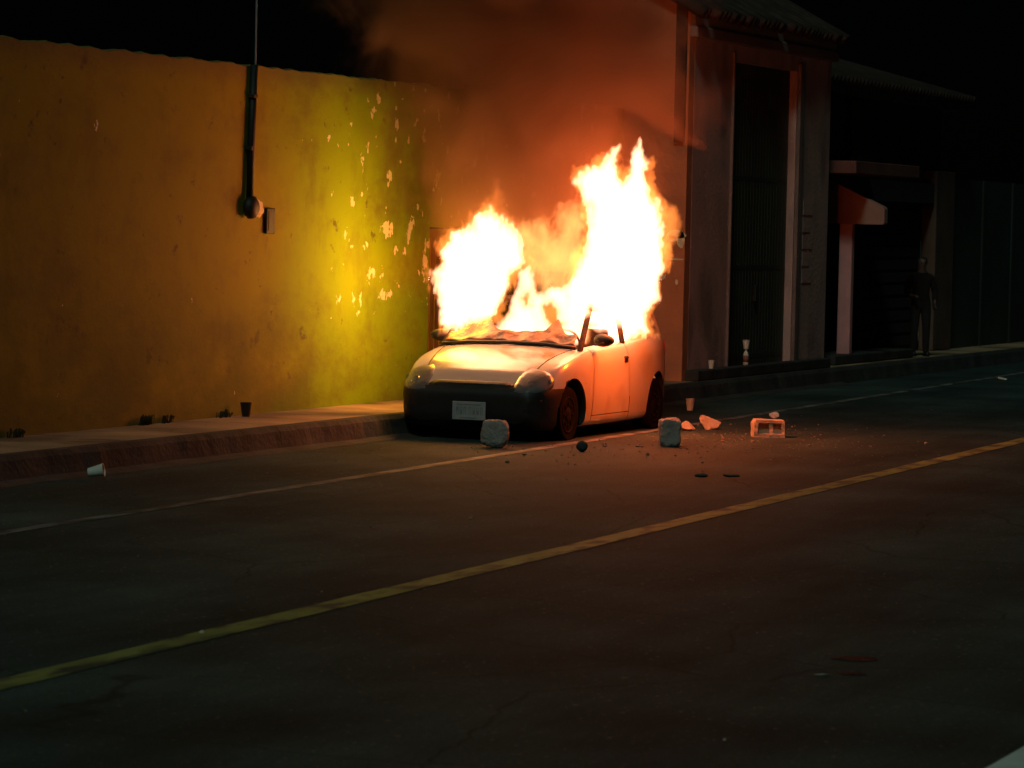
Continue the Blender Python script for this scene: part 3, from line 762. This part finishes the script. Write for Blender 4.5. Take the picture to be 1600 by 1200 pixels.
def flame_sheet(name, poly, D, m_, parent, T=.5, k=12., pw=1.3, holes=(), rag=1., seed=1, step=2, pad=14, grow=0):
    """a body of flame: rounded through its depth, thinning to nothing at a ragged licking edge"""
    x0, x1 = min(p[0] for p in poly)-pad, max(p[0] for p in poly)+pad; y0, y1 = min(p[1] for p in poly)-pad, max(p[1] for p in poly)+pad
    nx, ny = int((x1-x0)/step)+1, int((y1-y0)/step)+1
    Fv = {}
    for j in range(ny):
        for i in range(nx):
            p = (x0+i*step, y0+j*step); d = dist(p, poly)
            f = d if inside(p, poly) else -d
            for h in holes:
                dh = dist(p, h); f = min(f, -dh if inside(p, h) else dh)
            q = Vector((p[0]/24, p[1]/44, seed*3.1)); q2 = Vector((p[0]/9, p[1]/15, seed*1.7))
            wx = noise.noise(Vector((p[0]/30, p[1]/30, seed)))*8
            f += rag*(10*noise.noise(q+Vector((wx/24, 0, 0)))+6*(abs(noise.noise(q2))-.25)+2.2*noise.noise(q2*2.3))+grow
            Fv[i, j] = f
    seen = set()      # drop specks that broke away from the flame
    for q0 in list(Fv):
        if Fv[q0] <= 0 or q0 in seen: continue
        comp = [q0]; seen.add(q0)
        for q in comp:
            for a, b in ((1, 0), (-1, 0), (0, 1), (0, -1)):
                r_ = (q[0]+a, q[1]+b)
                if r_ not in seen and Fv.get(r_, -1) > 0: seen.add(r_); comp.append(r_)
        if len(comp) < 45:
            for q in comp: Fv[q] = -.5
    me = bpy.data.meshes.new(name); vs = []; idx = {}; fs = []
    ddir = Vector((-math.sin(PHI), math.cos(PHI), 0))
    for (i, j), f in Fv.items():
        near_in = f > 0 or any(Fv.get((i+a, j+b), -1) > 0 for a in (-1, 0, 1) for b in (-1, 0, 1))
        if not near_in: continue
        px, py = x0+i*step, y0+j*step
        DD = (D(py) if callable(D) else D)+.13*noise.noise(Vector((px/40, py/40, seed+5)))
        c = atd(px, py, DD)
        if f <= 0: vs.append(c); idx[i, j] = (len(vs)-1, len(vs)-1)
        else:
            t = T*(1-math.exp(-(f/k)**pw))*(1+.3*noise.noise(Vector((px/18, py/26, seed+9))))
            vs.append(c-ddir*t*.5); vs.append(c+ddir*t*.5); idx[i, j] = (len(vs)-2, len(vs)-1)
    for j in range(ny-1):
        for i in range(nx-1):
            k4 = [(i, j), (i+1, j), (i+1, j+1), (i, j+1)]
            if all(Fv[q] <= 0 for q in k4): continue
            if Fv[k4[1]] > 0 or Fv[k4[3]] > 0 and not (Fv[k4[0]] > 0 and Fv[k4[2]] > 0): tr = ((k4[0], k4[1], k4[3]), (k4[1], k4[2], k4[3]))
            else: tr = ((k4[0], k4[1], k4[2]), (k4[0], k4[2], k4[3]))
            for t3 in tr:
                if all(Fv[q] <= 0 for q in t3): continue
                fs.append([idx[q][0] for q in t3[::-1]]); fs.append([idx[q][1] for q in t3])
    fs = [f for f in fs]
    bm = bmesh.new(); bv = [bm.verts.new(v) for v in vs]
    for f in fs:
        try: bm.faces.new([bv[q] for q in f])
        except ValueError: pass
    for v in [v for v in bm.verts if not v.link_faces]: bm.verts.remove(v)
    bm.to_mesh(me); bm.free(); me.materials.append(m_)
    o = bpy.data.objects.new(name, me); COL.objects.link(o); o.parent = parent; o.matrix_parent_inverse = pinv
    return o
FLL = fire_mat('flame_yellow', (1, .46, .24), 12)
FL = fire_mat('flame_core', (1, .44, .24), 11)
FT = fire_mat('flame_thin', (1, .24, .04), 4.5)
FG = fire_mat('flame_gas', (1, .38, .10), 2.7, .1)
pinv = fire.matrix_basis.inverted()
pL = [(706, 528), (692, 503), (690, 470), (682, 442), (674, 425), (688, 408), (684, 388), (702, 377), (703, 360), (722, 365), (738, 352), (742, 334), (768, 326), (789, 334), (797, 360), (808, 375), (815, 395), (822, 410), (812, 425), (800, 434), (792, 455), (786, 476), (774, 492), (752, 498), (738, 505), (724, 518)]
pC = [(772, 524), (778, 502), (795, 488), (800, 470), (808, 452), (811, 425), (828, 416), (838, 440), (838, 456), (850, 458), (862, 448), (878, 450), (898, 440), (916, 470), (920, 500), (916, 536), (880, 539), (850, 535), (820, 534), (790, 531)]
hC = [[(852, 480), (862, 472), (871, 484), (869, 500), (875, 507), (862, 508), (857, 495)], [(813, 464), (825, 458), (829, 478), (819, 480)]]
pR = [(922, 542), (914, 500), (895, 465), (892, 440), (900, 410), (912, 385), (918, 355), (914, 325), (905, 300), (897, 284), (905, 266), (920, 260), (935, 254), (950, 242), (968, 226), (962, 255), (972, 274), (985, 262), (988, 240), (1001, 220), (1006, 240), (1015, 255), (1010, 275), (1018, 300), (1030, 320), (1035, 350), (1040, 385), (1037, 420), (1030, 432), (1034, 465), (1022, 475), (1016, 490), (1016, 520), (1000, 524), (985, 536), (960, 548), (940, 545)]
def dL(y): return 34.15 if y < 490 else 34.15+(y-490)/50*.5
def dC(y): return 33.95 if y < 480 else 33.95+(y-480)/60*.75
def dR(y): return 34.15 if y < 465 else 34.15+(y-465)/75*1.4
flame_sheet('flame', pL, dL, FLL, fire, seed=3, rag=1.35, T=.5, grow=3, pad=22)
flame_sheet('flame', pC, dC, FL, fire, seed=5, T=.34, k=8, holes=hC, rag=.7, step=2, grow=4)
flame_sheet('flame', pR, dR, FL, fire, seed=9, rag=1.2, T=.55, grow=1, pad=22)
# thinner orange flame licking round the white cores, and glowing gas between them
flame_sheet('flame_fringe', pL, lambda y: dL(y)+.02, FT, fire, seed=31, rag=1.7, T=.5, k=14, grow=9, pad=30)
flame_sheet('flame_fringe', pR, lambda y: dR(y)+.02, FT, fire, seed=33, rag=1.7, T=.5, k=14, grow=9, pad=30)
flame_sheet('flame_fringe', pC, lambda y: dC(y)+.02, FT, fire, seed=35, rag=.9, T=.3, k=10, grow=3, pad=26)
pg1 = [(782, 372), (796, 340), (818, 334), (845, 338), (860, 345), (882, 315), (905, 290), (922, 350), (915, 410), (905, 462), (868, 474), (838, 466), (822, 430), (808, 405), (795, 385)]
flame_sheet('glowing_gas', pg1, 34.0, FG, fire, seed=12, T=.75, k=26, rag=1.8, pad=24)
pg2 = [(1002, 270), (1028, 296), (1038, 320), (1058, 320), (1066, 345), (1062, 370), (1048, 390), (1042, 415), (1030, 400), (1020, 330)]
flame_sheet('flame_fringe', pg2, 34.6, FT, fire, seed=14, T=.34, k=12, rag=.7)
pg3 = [(735, 350), (748, 318), (762, 300), (768, 274), (782, 272), (792, 300), (788, 325), (800, 350), (780, 362)]
flame_sheet('flame_fringe', pg3, 34.3, FT, fire, seed=16, T=.16, k=12, rag=.9)
# the light the flames throw
def flamelight(px, py, D, energy, col, rad):
    ld = bpy.data.lights.new('flame_light', 'POINT'); ld.energy = energy; ld.color = col; ld.shadow_soft_size = rad
    o = bpy.data.objects.new('flame_light', ld); COL.objects.link(o); o.parent = fire; o.matrix_parent_inverse = pinv
    o.location = atd(px, py, D); return o
flamelight(692, 425, 34.7, 70, (1, .46, .02), .25)
flamelight(1064, 460, 34.0, 150, (1, .11, .006), .12)
flamelight(960, 470, 34.0, 18, (1, .11, .008), .12)
flamelight(975, 300, 34.2, 40, (1, .11, .008), .15)

# ------------------------------------------------------------------ smoke
def smoke_mat():
    """sooty plume: rises from the cabin, leans back over the wall, billowed by noise, fading at its rim"""
    M = bpy.data.materials.new('smoke'); M.use_nodes = True; n, l = M.node_tree.nodes, M.node_tree.links
    n.remove(n['Principled BSDF']); v = n.new('ShaderNodeVolumePrincipled')
    v.inputs['Color'].default_value = (.44, .25, .14, 1); v.inputs['Anisotropy'].default_value = .1
    tc = n.new('ShaderNodeTexCoord'); sp = n.new('ShaderNodeSeparateXYZ'); l.new(tc.outputs['Object'], sp.inputs[0])
    def mt(op, a, b=0):
        q = n.new('ShaderNodeMath'); q.operation = op
        for i, w in enumerate((a, b)):
            if isinstance(w, (int, float)): q.inputs[i].default_value = w
            else: l.new(w, q.inputs[i])
        return q.outputs[0]
    def plume(cx, cy, cz, lx, ly, r0, kr):
        dz = mt('SUBTRACT', sp.outputs['Z'], cz)
        x = mt('SUBTRACT', mt('SUBTRACT', sp.outputs['X'], cx), mt('MULTIPLY', dz, lx))
        y = mt('SUBTRACT', mt('SUBTRACT', sp.outputs['Y'], cy), mt('MULTIPLY', dz, ly))
        rad = mt('ADD', mt('MULTIPLY', dz, kr), r0)
        r = mt('DIVIDE', mt('SQRT', mt('ADD', mt('MULTIPLY', x, x), mt('MULTIPLY', y, y))), rad)
        return r
    A = SMOKE_P
    r = plume(*A)
    nz = n.new('ShaderNodeTexNoise'); nz.inputs['Scale'].default_value = 1.1; nz.inputs['Detail'].default_value = 6; nz.inputs['Roughness'].default_value = .6; nz.inputs['Distortion'].default_value = 1.2
    l.new(tc.outputs['Object'], nz.inputs['Vector'])
    e = mt('SUBTRACT', 1.0, mt('ADD', r, mt('MULTIPLY', mt('SUBTRACT', nz.outputs['Fac'], .5), 2.4)))
    mr = n.new('ShaderNodeMapRange'); mr.interpolation_type = 'SMOOTHSTEP'
    mr.inputs['From Min'].default_value = -.05; mr.inputs['From Max'].default_value = .45; mr.inputs['To Max'].default_value = 1.5
    l.new(e, mr.inputs['Value'])
    l.new(mr.outputs[0], v.inputs['Density'])
    l.new(v.outputs[0], n['Material Output'].inputs['Volume']); return M
SMOKE_P = (-12.55, 32.7, 1.9, -.19, .10, 1.08, .31)
def smoke_mesh():
    bm = bmesh.new(); prof = []
    for k in range(15):
        z = 1.55+k*.26; dz = z-1.9; prof.append((z, -12.55-.19*dz, 32.7+.10*dz, (1.08+.31*dz)*1.45 if k else .5))
    rings = []
    for z, x, y, r in prof:
        rings.append([bm.verts.new((min(x+r*math.cos(t), 99), y+r*math.sin(t), z)) for t in [2*math.pi*q/32 for q in range(32)]])
    for a_, b_ in zip(rings, rings[1:]):
        for q in range(32): bm.faces.new((a_[q], a_[(q+1) % 32], b_[(q+1) % 32], b_[q]))
    bm.faces.new(rings[0][::-1]); bm.faces.new(rings[-1])
    for v in bm.verts: v.co += noise.noise_vector(v.co*1.5)*.08
    return link('smoke', bm, smoke_mat(), None, True)
sm = smoke_mesh()
tag(sm, 'dark brown smoke lit orange rising above the burning car', 'smoke', kind='stuff')

# ------------------------------------------------------------------ stones, cups and litter
def rock(name, loc, size, m_, label, cat, seed=0, shape='lump', rz=0, group=None, tilt=0, bevel=.12):
    bm = bmesh.new(); rd = random.Random(seed)
    bmesh.ops.create_icosphere(bm, subdivisions=5 if shape == 'block' else 4, radius=1)
    if shape == 'block':
        for v in bm.verts:
            c = v.co; e = 1/bevel; k = (abs(c.x)**e+abs(c.y)**e+abs(c.z)**e)**(-1/e)
            v.co = c*k+noise.noise_vector(c*9)*.035
    if shape == 'shard':
        for k in range(7):
            no = Vector((rd.uniform(-1, 1), rd.uniform(-1, 1), rd.uniform(-.6, 1))).normalized()
            for v in bm.verts:
                d = v.co.dot(no)-.5
                if d > 0: v.co -= no*d
    for v in bm.verts:
        c = v.co.copy(); q = 1+.10*noise.noise(c*1.3+Vector((seed, 0, 0)))+.05*noise.noise(c*4+Vector((0, seed, 0)))
        v.co = Vector((c.x*size[0], c.y*size[1], c.z*size[2]))*q*.5
        if shape != 'block' : pass
    bmesh.ops.rotate(bm, cent=(0, 0, 0), matrix=Matrix.Rotation(tilt, 3, 'X'), verts=bm.verts[:])
    lo = min(v.co.z for v in bm.verts)
    for v in bm.verts:
        v.co.z -= lo
    o = link(name, bm, m_, None, shape == 'lump'); o.location = loc; o.rotation_euler[2] = rz
    return tag(o, label, cat, group)
rock('concrete_lump', (-11.82, 29.80, -.004), (.245, .17, .25), m_graystone, 'rounded grey concrete lump on the road in front of the number plate', 'stone', 2, 'block', .2, bevel=.3)
rock('concrete_block', (-10.62, 31.12, -.004), (.19, .17, .245), m_graystone, 'grey upright concrete block in shade right of the rear wheel', 'block', 3, 'block', .5, tilt=.08)
rock('stone', (-10.98, 29.78, -.004), (.10, .10, .10), m_darkstone, 'small black stone on the road in front of the front wheel', 'stone', 4, 'lump')
rock('concrete_shard', (-11.19, 33.96, -.03), (.26, .2, .19), m_conc, 'pointed pale concrete shard beside the white line, middle of three', 'stone', 12, 'shard', .3)
rock('concrete_shard', (-11.27, 33.6, -.004), (.17, .12, .10), m_conc, 'low flat concrete fragment nearest the rear wheel', 'stone', 6, 'shard', .9)
bm = bmesh.new()      # hollow block lying on its side, its open cell towards the road
fr_ = [(-.15, 0), (.15, 0), (.145, .165), (-.13, .17), (-.15, .14)]; inn = [(-.115, .035), (.01, .035), (.0, .135), (-.10, .14)]; inn2 = [(.04, .035), (.12, .035), (.118, .135), (.035, .135)]
prism(bm, fr_, 'y', -.05, .12)
prism(bm, [(-.15, -.0), (.15, .0), (.15, .034), (-.15, .034)], 'y', -.11, -.0505); prism(bm, [(-.13, .17), (.145, .165), (.143, .138), (-.135, .143)], 'y', -.11, -.0505)
prism(bm, [(-.151, .0345), (-.118, .0345), (-.108, .1425), (-.15, .1425)], 'y', -.11, -.0505); prism(bm, [(.122, .0345), (.15, .0345), (.145, .1375), (.118, .1375)], 'y', -.11, -.0505); prism(bm, [(.0, .0345), (.04, .0345), (.03, .1375), (-.005, .14)], 'y', -.10, -.0505)
bmesh.ops.subdivide_edges(bm, edges=bm.edges[:], cuts=3, use_grid_fill=True)
for v in bm.verts: v.co += noise.noise_vector(v.co*22)*.007
hb = link('concrete_block', bm, m_conc); hb.location = (-10.31, 33.15, 0); hb.rotation_euler[2] = PHI+.08
tag(hb, 'broken hollow concrete block lying on its side, rightmost on the road', 'block')
rock('white_litter', (-11.29, 36.5, -.002), (.12, .08, .07), m_cup, 'crumpled white litter just behind the rightmost broken block', 'litter', 8, 'shard')
rock('paper_scrap', (-11.7, 48.36, -.002), (.16, .09, .05), m_cup, 'white scrap far off at the right edge of the road', 'litter', 9, 'shard')
rock('paper_scrap', (-4.56, 15.58, -.001), (.075, .02, .012), m_conc, 'thin pale scrap lying alone on the near asphalt', 'litter', 10, 'shard', PHI+.1)
rock('paper_scrap', (-4.31, 13.39, -.001), (.014, .012, .012), m_cup, 'tiny white speck at the bottom edge of the road', 'litter', 11, 'shard')
rock('paper_scrap', (-7.66, 15.52, -.001), (.03, .02, .02), m_cup, 'tiny white crumb on the yellow line at left', 'litter', 13, 'shard')
rock('paper_scrap', (-9.09, 22.51, -.001), (.04, .03, .02), m_conc, 'tiny pale crumb between the white and yellow lines', 'litter', 14, 'shard')
rock('stone', (-9.1, 27.48, -.006), (.11, .10, .035), m_darkstone, 'flat dark clod on the red lit asphalt, left of a pair', 'stone', 15, 'lump')
rock('stone', (-8.9, 27.66, -.006), (.14, .10, .03), m_darkstone, 'flat dark clod on the red lit asphalt, right of a pair', 'stone', 16, 'lump')
def cup(name, loc, h, r, label, M=Matrix(), group='white foam cups around the car', m_=m_cup):
    bm = bmesh.new()
    lathe(bm, [(r*.62, 0), (r*.66, .0), (r*.98, h*.97), (r*1.05, h*.98), (r*1.05, h), (r*.93, h), (r*.6, h*.05)], 20, M)
    bmesh.ops.recalc_face_normals(bm, faces=bm.faces)
    o = link(name, bm, m_, None, True); o.data.set_sharp_from_angle(angle=R(35)); o.location = loc
    return tag(o, label, 'cup', group)
cup('foam_cup', (-12.50, 37.3, 0), .13, .05, 'white foam cup standing on the road right of the rear wheel')
cup('foam_cup', (FX+.09, 40.62, PZ+.13), .10, .04, 'pale foam cup on the ledge at the corner of the pink building')
cup('foam_cup', (FX+.08, 42.0, PZ+.33), .11, .045, 'foam cup balanced on top of the bottle beside the green gate')
cup('foam_cup', (-14.1, 29.4, PZ), .13, .055, 'dark stained cup standing on the pavement at the foot of the yellow wall', m_=m_plastic)
cup('foam_cup', (-12.87, 24.1, .05), .12, .05, 'white cup lying on its side below the kerb at left', Matrix.Rotation(R(78), 4, Vector((-.3, .95, 0))))
bt = bmesh.new(); lathe(bt, [(.028, 0), (.034, .01), (.034, .13), (.018, .17), (.013, .175), (.013, .20)], 16)
bot_ = link('bottle', bt, m_cup, None, True); bot_.location = (FX+.08, 42.0, PZ+.13); tag(bot_, 'slim white bottle with a red band standing beside the green gate', 'bottle')
bt = bmesh.new(); lathe(bt, [(.0355, .04), (.0355, .12)], 16); link('band', bt, m_band, bot_, True)
# gravel and glass crumbs around the stones
bm = bmesh.new(); rd = random.Random(5)
for k in range(520):
    x = rd.gauss(-10.6, .75); y = rd.gauss(31.6, 1.7)
    if x < -11.6 and 30 < y < 35: continue
    s_ = rd.choice((.004, .005, .006, .008, .012)) if k % 40 else .022
    g = bmesh.ops.create_icosphere(bm, subdivisions=1, radius=s_)
    q = rd.uniform(.4, .9)
    for v in g['verts']: v.co = Vector((v.co.x*rd.uniform(.7, 1.3), v.co.y*rd.uniform(.7, 1.3), v.co.z*q))+Vector((x, y, s_*.3))
for k in range(130):
    x = rd.uniform(-12.9, -4); y = rd.uniform(12, 44); s_ = rd.choice((.004, .006, .008))
    g = bmesh.ops.create_icosphere(bm, subdivisions=1, radius=s_)
    for v in g['verts']: v.co += Vector((x, y, s_*.3))
tag(link('gravel', bm, m_grit), 'crumbs of concrete and glass scattered on the road', kind='stuff')
def stain(loc, a, b, seed):
    bm = bmesh.new(); vs = []
    for k in range(28):
        t = k*math.pi/14; q = 1+.5*noise.noise(Vector((math.cos(t)*1.4, math.sin(t)*1.4, seed)))
        vs.append(bm.verts.new((a*q*math.cos(t), b*q*math.sin(t), 0)))
    bm.faces.new(vs); o = link('oil_stain', bm, m_stain); o.location = loc; tag(o, 'dark stain on the asphalt', kind='structure')
stain((-4.59, 16.26, .004), .11, .10, 1); stain((-4.45, 15.7, .004), .06, .05, 2)
# weeds at the foot of the wall
def weed(y, n, h, label):
    bm = bmesh.new(); rd = random.Random(int(y*10))
    for k in range(n):
        a = rd.uniform(0, 6.28); l_ = h*rd.uniform(.5, 1); t = rd.uniform(.1, .7)
        b = Vector((rd.uniform(0, .06), rd.uniform(-.12, .12), 0)); e = b+Vector((abs(math.cos(a))*t*l_, math.sin(a)*t*l_, l_*(1-t*.5)))
        w_ = Vector((-math.sin(a), math.cos(a), 0))*.006; mdp = b.lerp(e, .6)+Vector((0, 0, .03))
        A = [bm.verts.new(p) for p in (b-w_, b+w_, mdp+w_*1.4, e, mdp-w_*1.4)]; bm.faces.new(A)
    o = link('weed', bm, m_weed); o.location = (WX+.02, y, PZ); tag(o, label, 'weed', 'weeds along the foot of the wall')
weed(27.6, 40, .12, 'widest dry weed tuft at the foot of the yellow wall, second from left')
weed(29.1, 20, .08, 'small dry weed tuft at the wall foot just left of the dark cup')
weed(25.3, 24, .09, 'dry weed tuft at the wall foot furthest left')
weed(28.0, 24, .09, 'dry weed tuft at the wall foot touching the widest tuft on its right')

# ------------------------------------------------------------------ person by the column
def person():
    root = empty('person', (-13.55, 50.9, PZ), 'person in dark top and paler trousers standing beside the pale column at far right', 'person', R(-150))
    root.scale = (.87, .87, .87)
    me = bpy.data.meshes.new('person_body'); bm = bmesh.new(); sk = []
    J = {}
    def jv(k, p, r): J[k] = bm.verts.new(p); sk.append((r)); return J[k]
    pts = [('pel', (0, 0, .92), .125), ('wai', (0, .01, 1.05), .115), ('che', (0, .0, 1.25), .135), ('nek', (0, .01, 1.40), .06), ('hed', (0, .03, 1.50), .075), ('top', (0, .03, 1.60), .085), ('crn', (0, .02, 1.66), .06),
           ('hl', (-.09, 0, .86), .085), ('kl', (-.10, .02, .47), .055), ('al', (-.11, -.02, .08), .04), ('tl', (-.12, .12, .03), .03),
           ('hr', (.09, 0, .86), .085), ('kr', (.11, .05, .47), .055), ('ar', (.12, 0, .08), .04), ('tr', (.13, .14, .03), .03),
           ('sl', (-.18, 0, 1.33), .055), ('el', (-.24, .0, 1.07), .04), ('wl', (-.20, .16, .88), .028), ('fl', (-.18, .22, .84), .025),
           ('sr', (.18, 0, 1.33), .055), ('er', (.25, .0, 1.07), .04), ('wr', (.18, .18, 1.0), .028), ('fr', (.14, .23, 1.02), .025)]
    for k, p, r in pts: jv(k, p, r)
    for a, b in (('pel', 'wai'), ('wai', 'che'), ('che', 'nek'), ('nek', 'hed'), ('hed', 'top'), ('top', 'crn'), ('pel', 'hl'), ('hl', 'kl'), ('kl', 'al'), ('al', 'tl'), ('pel', 'hr'), ('hr', 'kr'), ('kr', 'ar'), ('ar', 'tr'), ('che', 'sl'), ('sl', 'el'), ('el', 'wl'), ('wl', 'fl'), ('che', 'sr'), ('sr', 'er'), ('er', 'wr'), ('wr', 'fr')):
        bm.edges.new((J[a], J[b]))
    for s, w_, f_ in ((-1, 'wl', 'fl'), (1, 'wr', 'fr')):
        for i in range(4):
            b = J[f_].co+Vector((-.018+.012*i, .01, .0)); 
            v1 = bm.verts.new(b+Vector((0, .03, -.012))); v2 = bm.verts.new(b+Vector((0, .045, -.035-.004*(i % 2)))); bm.edges.new((J[f_], v1)); bm.edges.new((v1, v2)); sk.extend((.009, .008))
        v1 = bm.verts.new(J[w_].co+Vector((-s*.03, .04, 0))); v2 = bm.verts.new(J[w_].co+Vector((-s*.035, .07, -.01))); bm.edges.new((J[w_], v1)); bm.edges.new((v1, v2)); sk.extend((.010, .008))
    bm.verts.ensure_lookup_table(); bm.to_mesh(me); bm.free()
    o = bpy.data.objects.new('body', me); COL.objects.link(o); 
    o.modifiers.new('s', 'SKIN'); o.modifiers.new('u', 'SUBSURF').levels = 2
    for i, r in enumerate(sk): me.skin_vertices[0].data[i].radius = (r, r)
    me.skin_vertices[0].data[0].use_root = True
    nm = bpy.data.meshes.new_from_object(o.evaluated_get(bpy.context.evaluated_depsgraph_get()))
    o.modifiers.clear(); o.data = nm
    nm.materials.clear(); nm.materials.append(m_skin)
    for v in nm.vertices:      # brow, nose, chin
        if v.co.z > 1.5 and v.co.y > .09: v.co.y += .012*math.exp(-((v.co.x/.02)**2))*math.exp(-((v.co.z-1.56)/.03)**2)*2
    nm.polygons.foreach_set('use_smooth', [True]*len(nm.polygons)); o.parent = root
    bsrc = bmesh.new(); bsrc.from_mesh(nm); bsrc.normal_update()
    def layer(name, test, off, m_):
        fs = [f for f in bsrc.faces if test(f.calc_center_median())]
        l_ = link(name, sub(fs, off), m_, root, True)
    layer('shirt', lambda c: .88 < c.z < 1.41 and not (c.y > .13), .014, m_cloth)
    layer('trousers', lambda c: .10 < c.z < .93 and abs(c.x) < .17, .016, m_jeans)
    layer('shoes', lambda c: c.z <= .10 and abs(c.x) < .3, .012, m_plastic)
    layer('hair', lambda c: c.z > 1.56 and (c.y < .06 or c.z > 1.64), .014, m_hair)
    bsrc.free()
    for s in (-1, 1):
        bm = bmesh.new(); g = bmesh.ops.create_icosphere(bm, subdivisions=2, radius=.011)
        for v in g['verts']: v.co += Vector((s*.03, .108, 1.575))
        link('eye', bm, m_hair, root)
    return root
person()
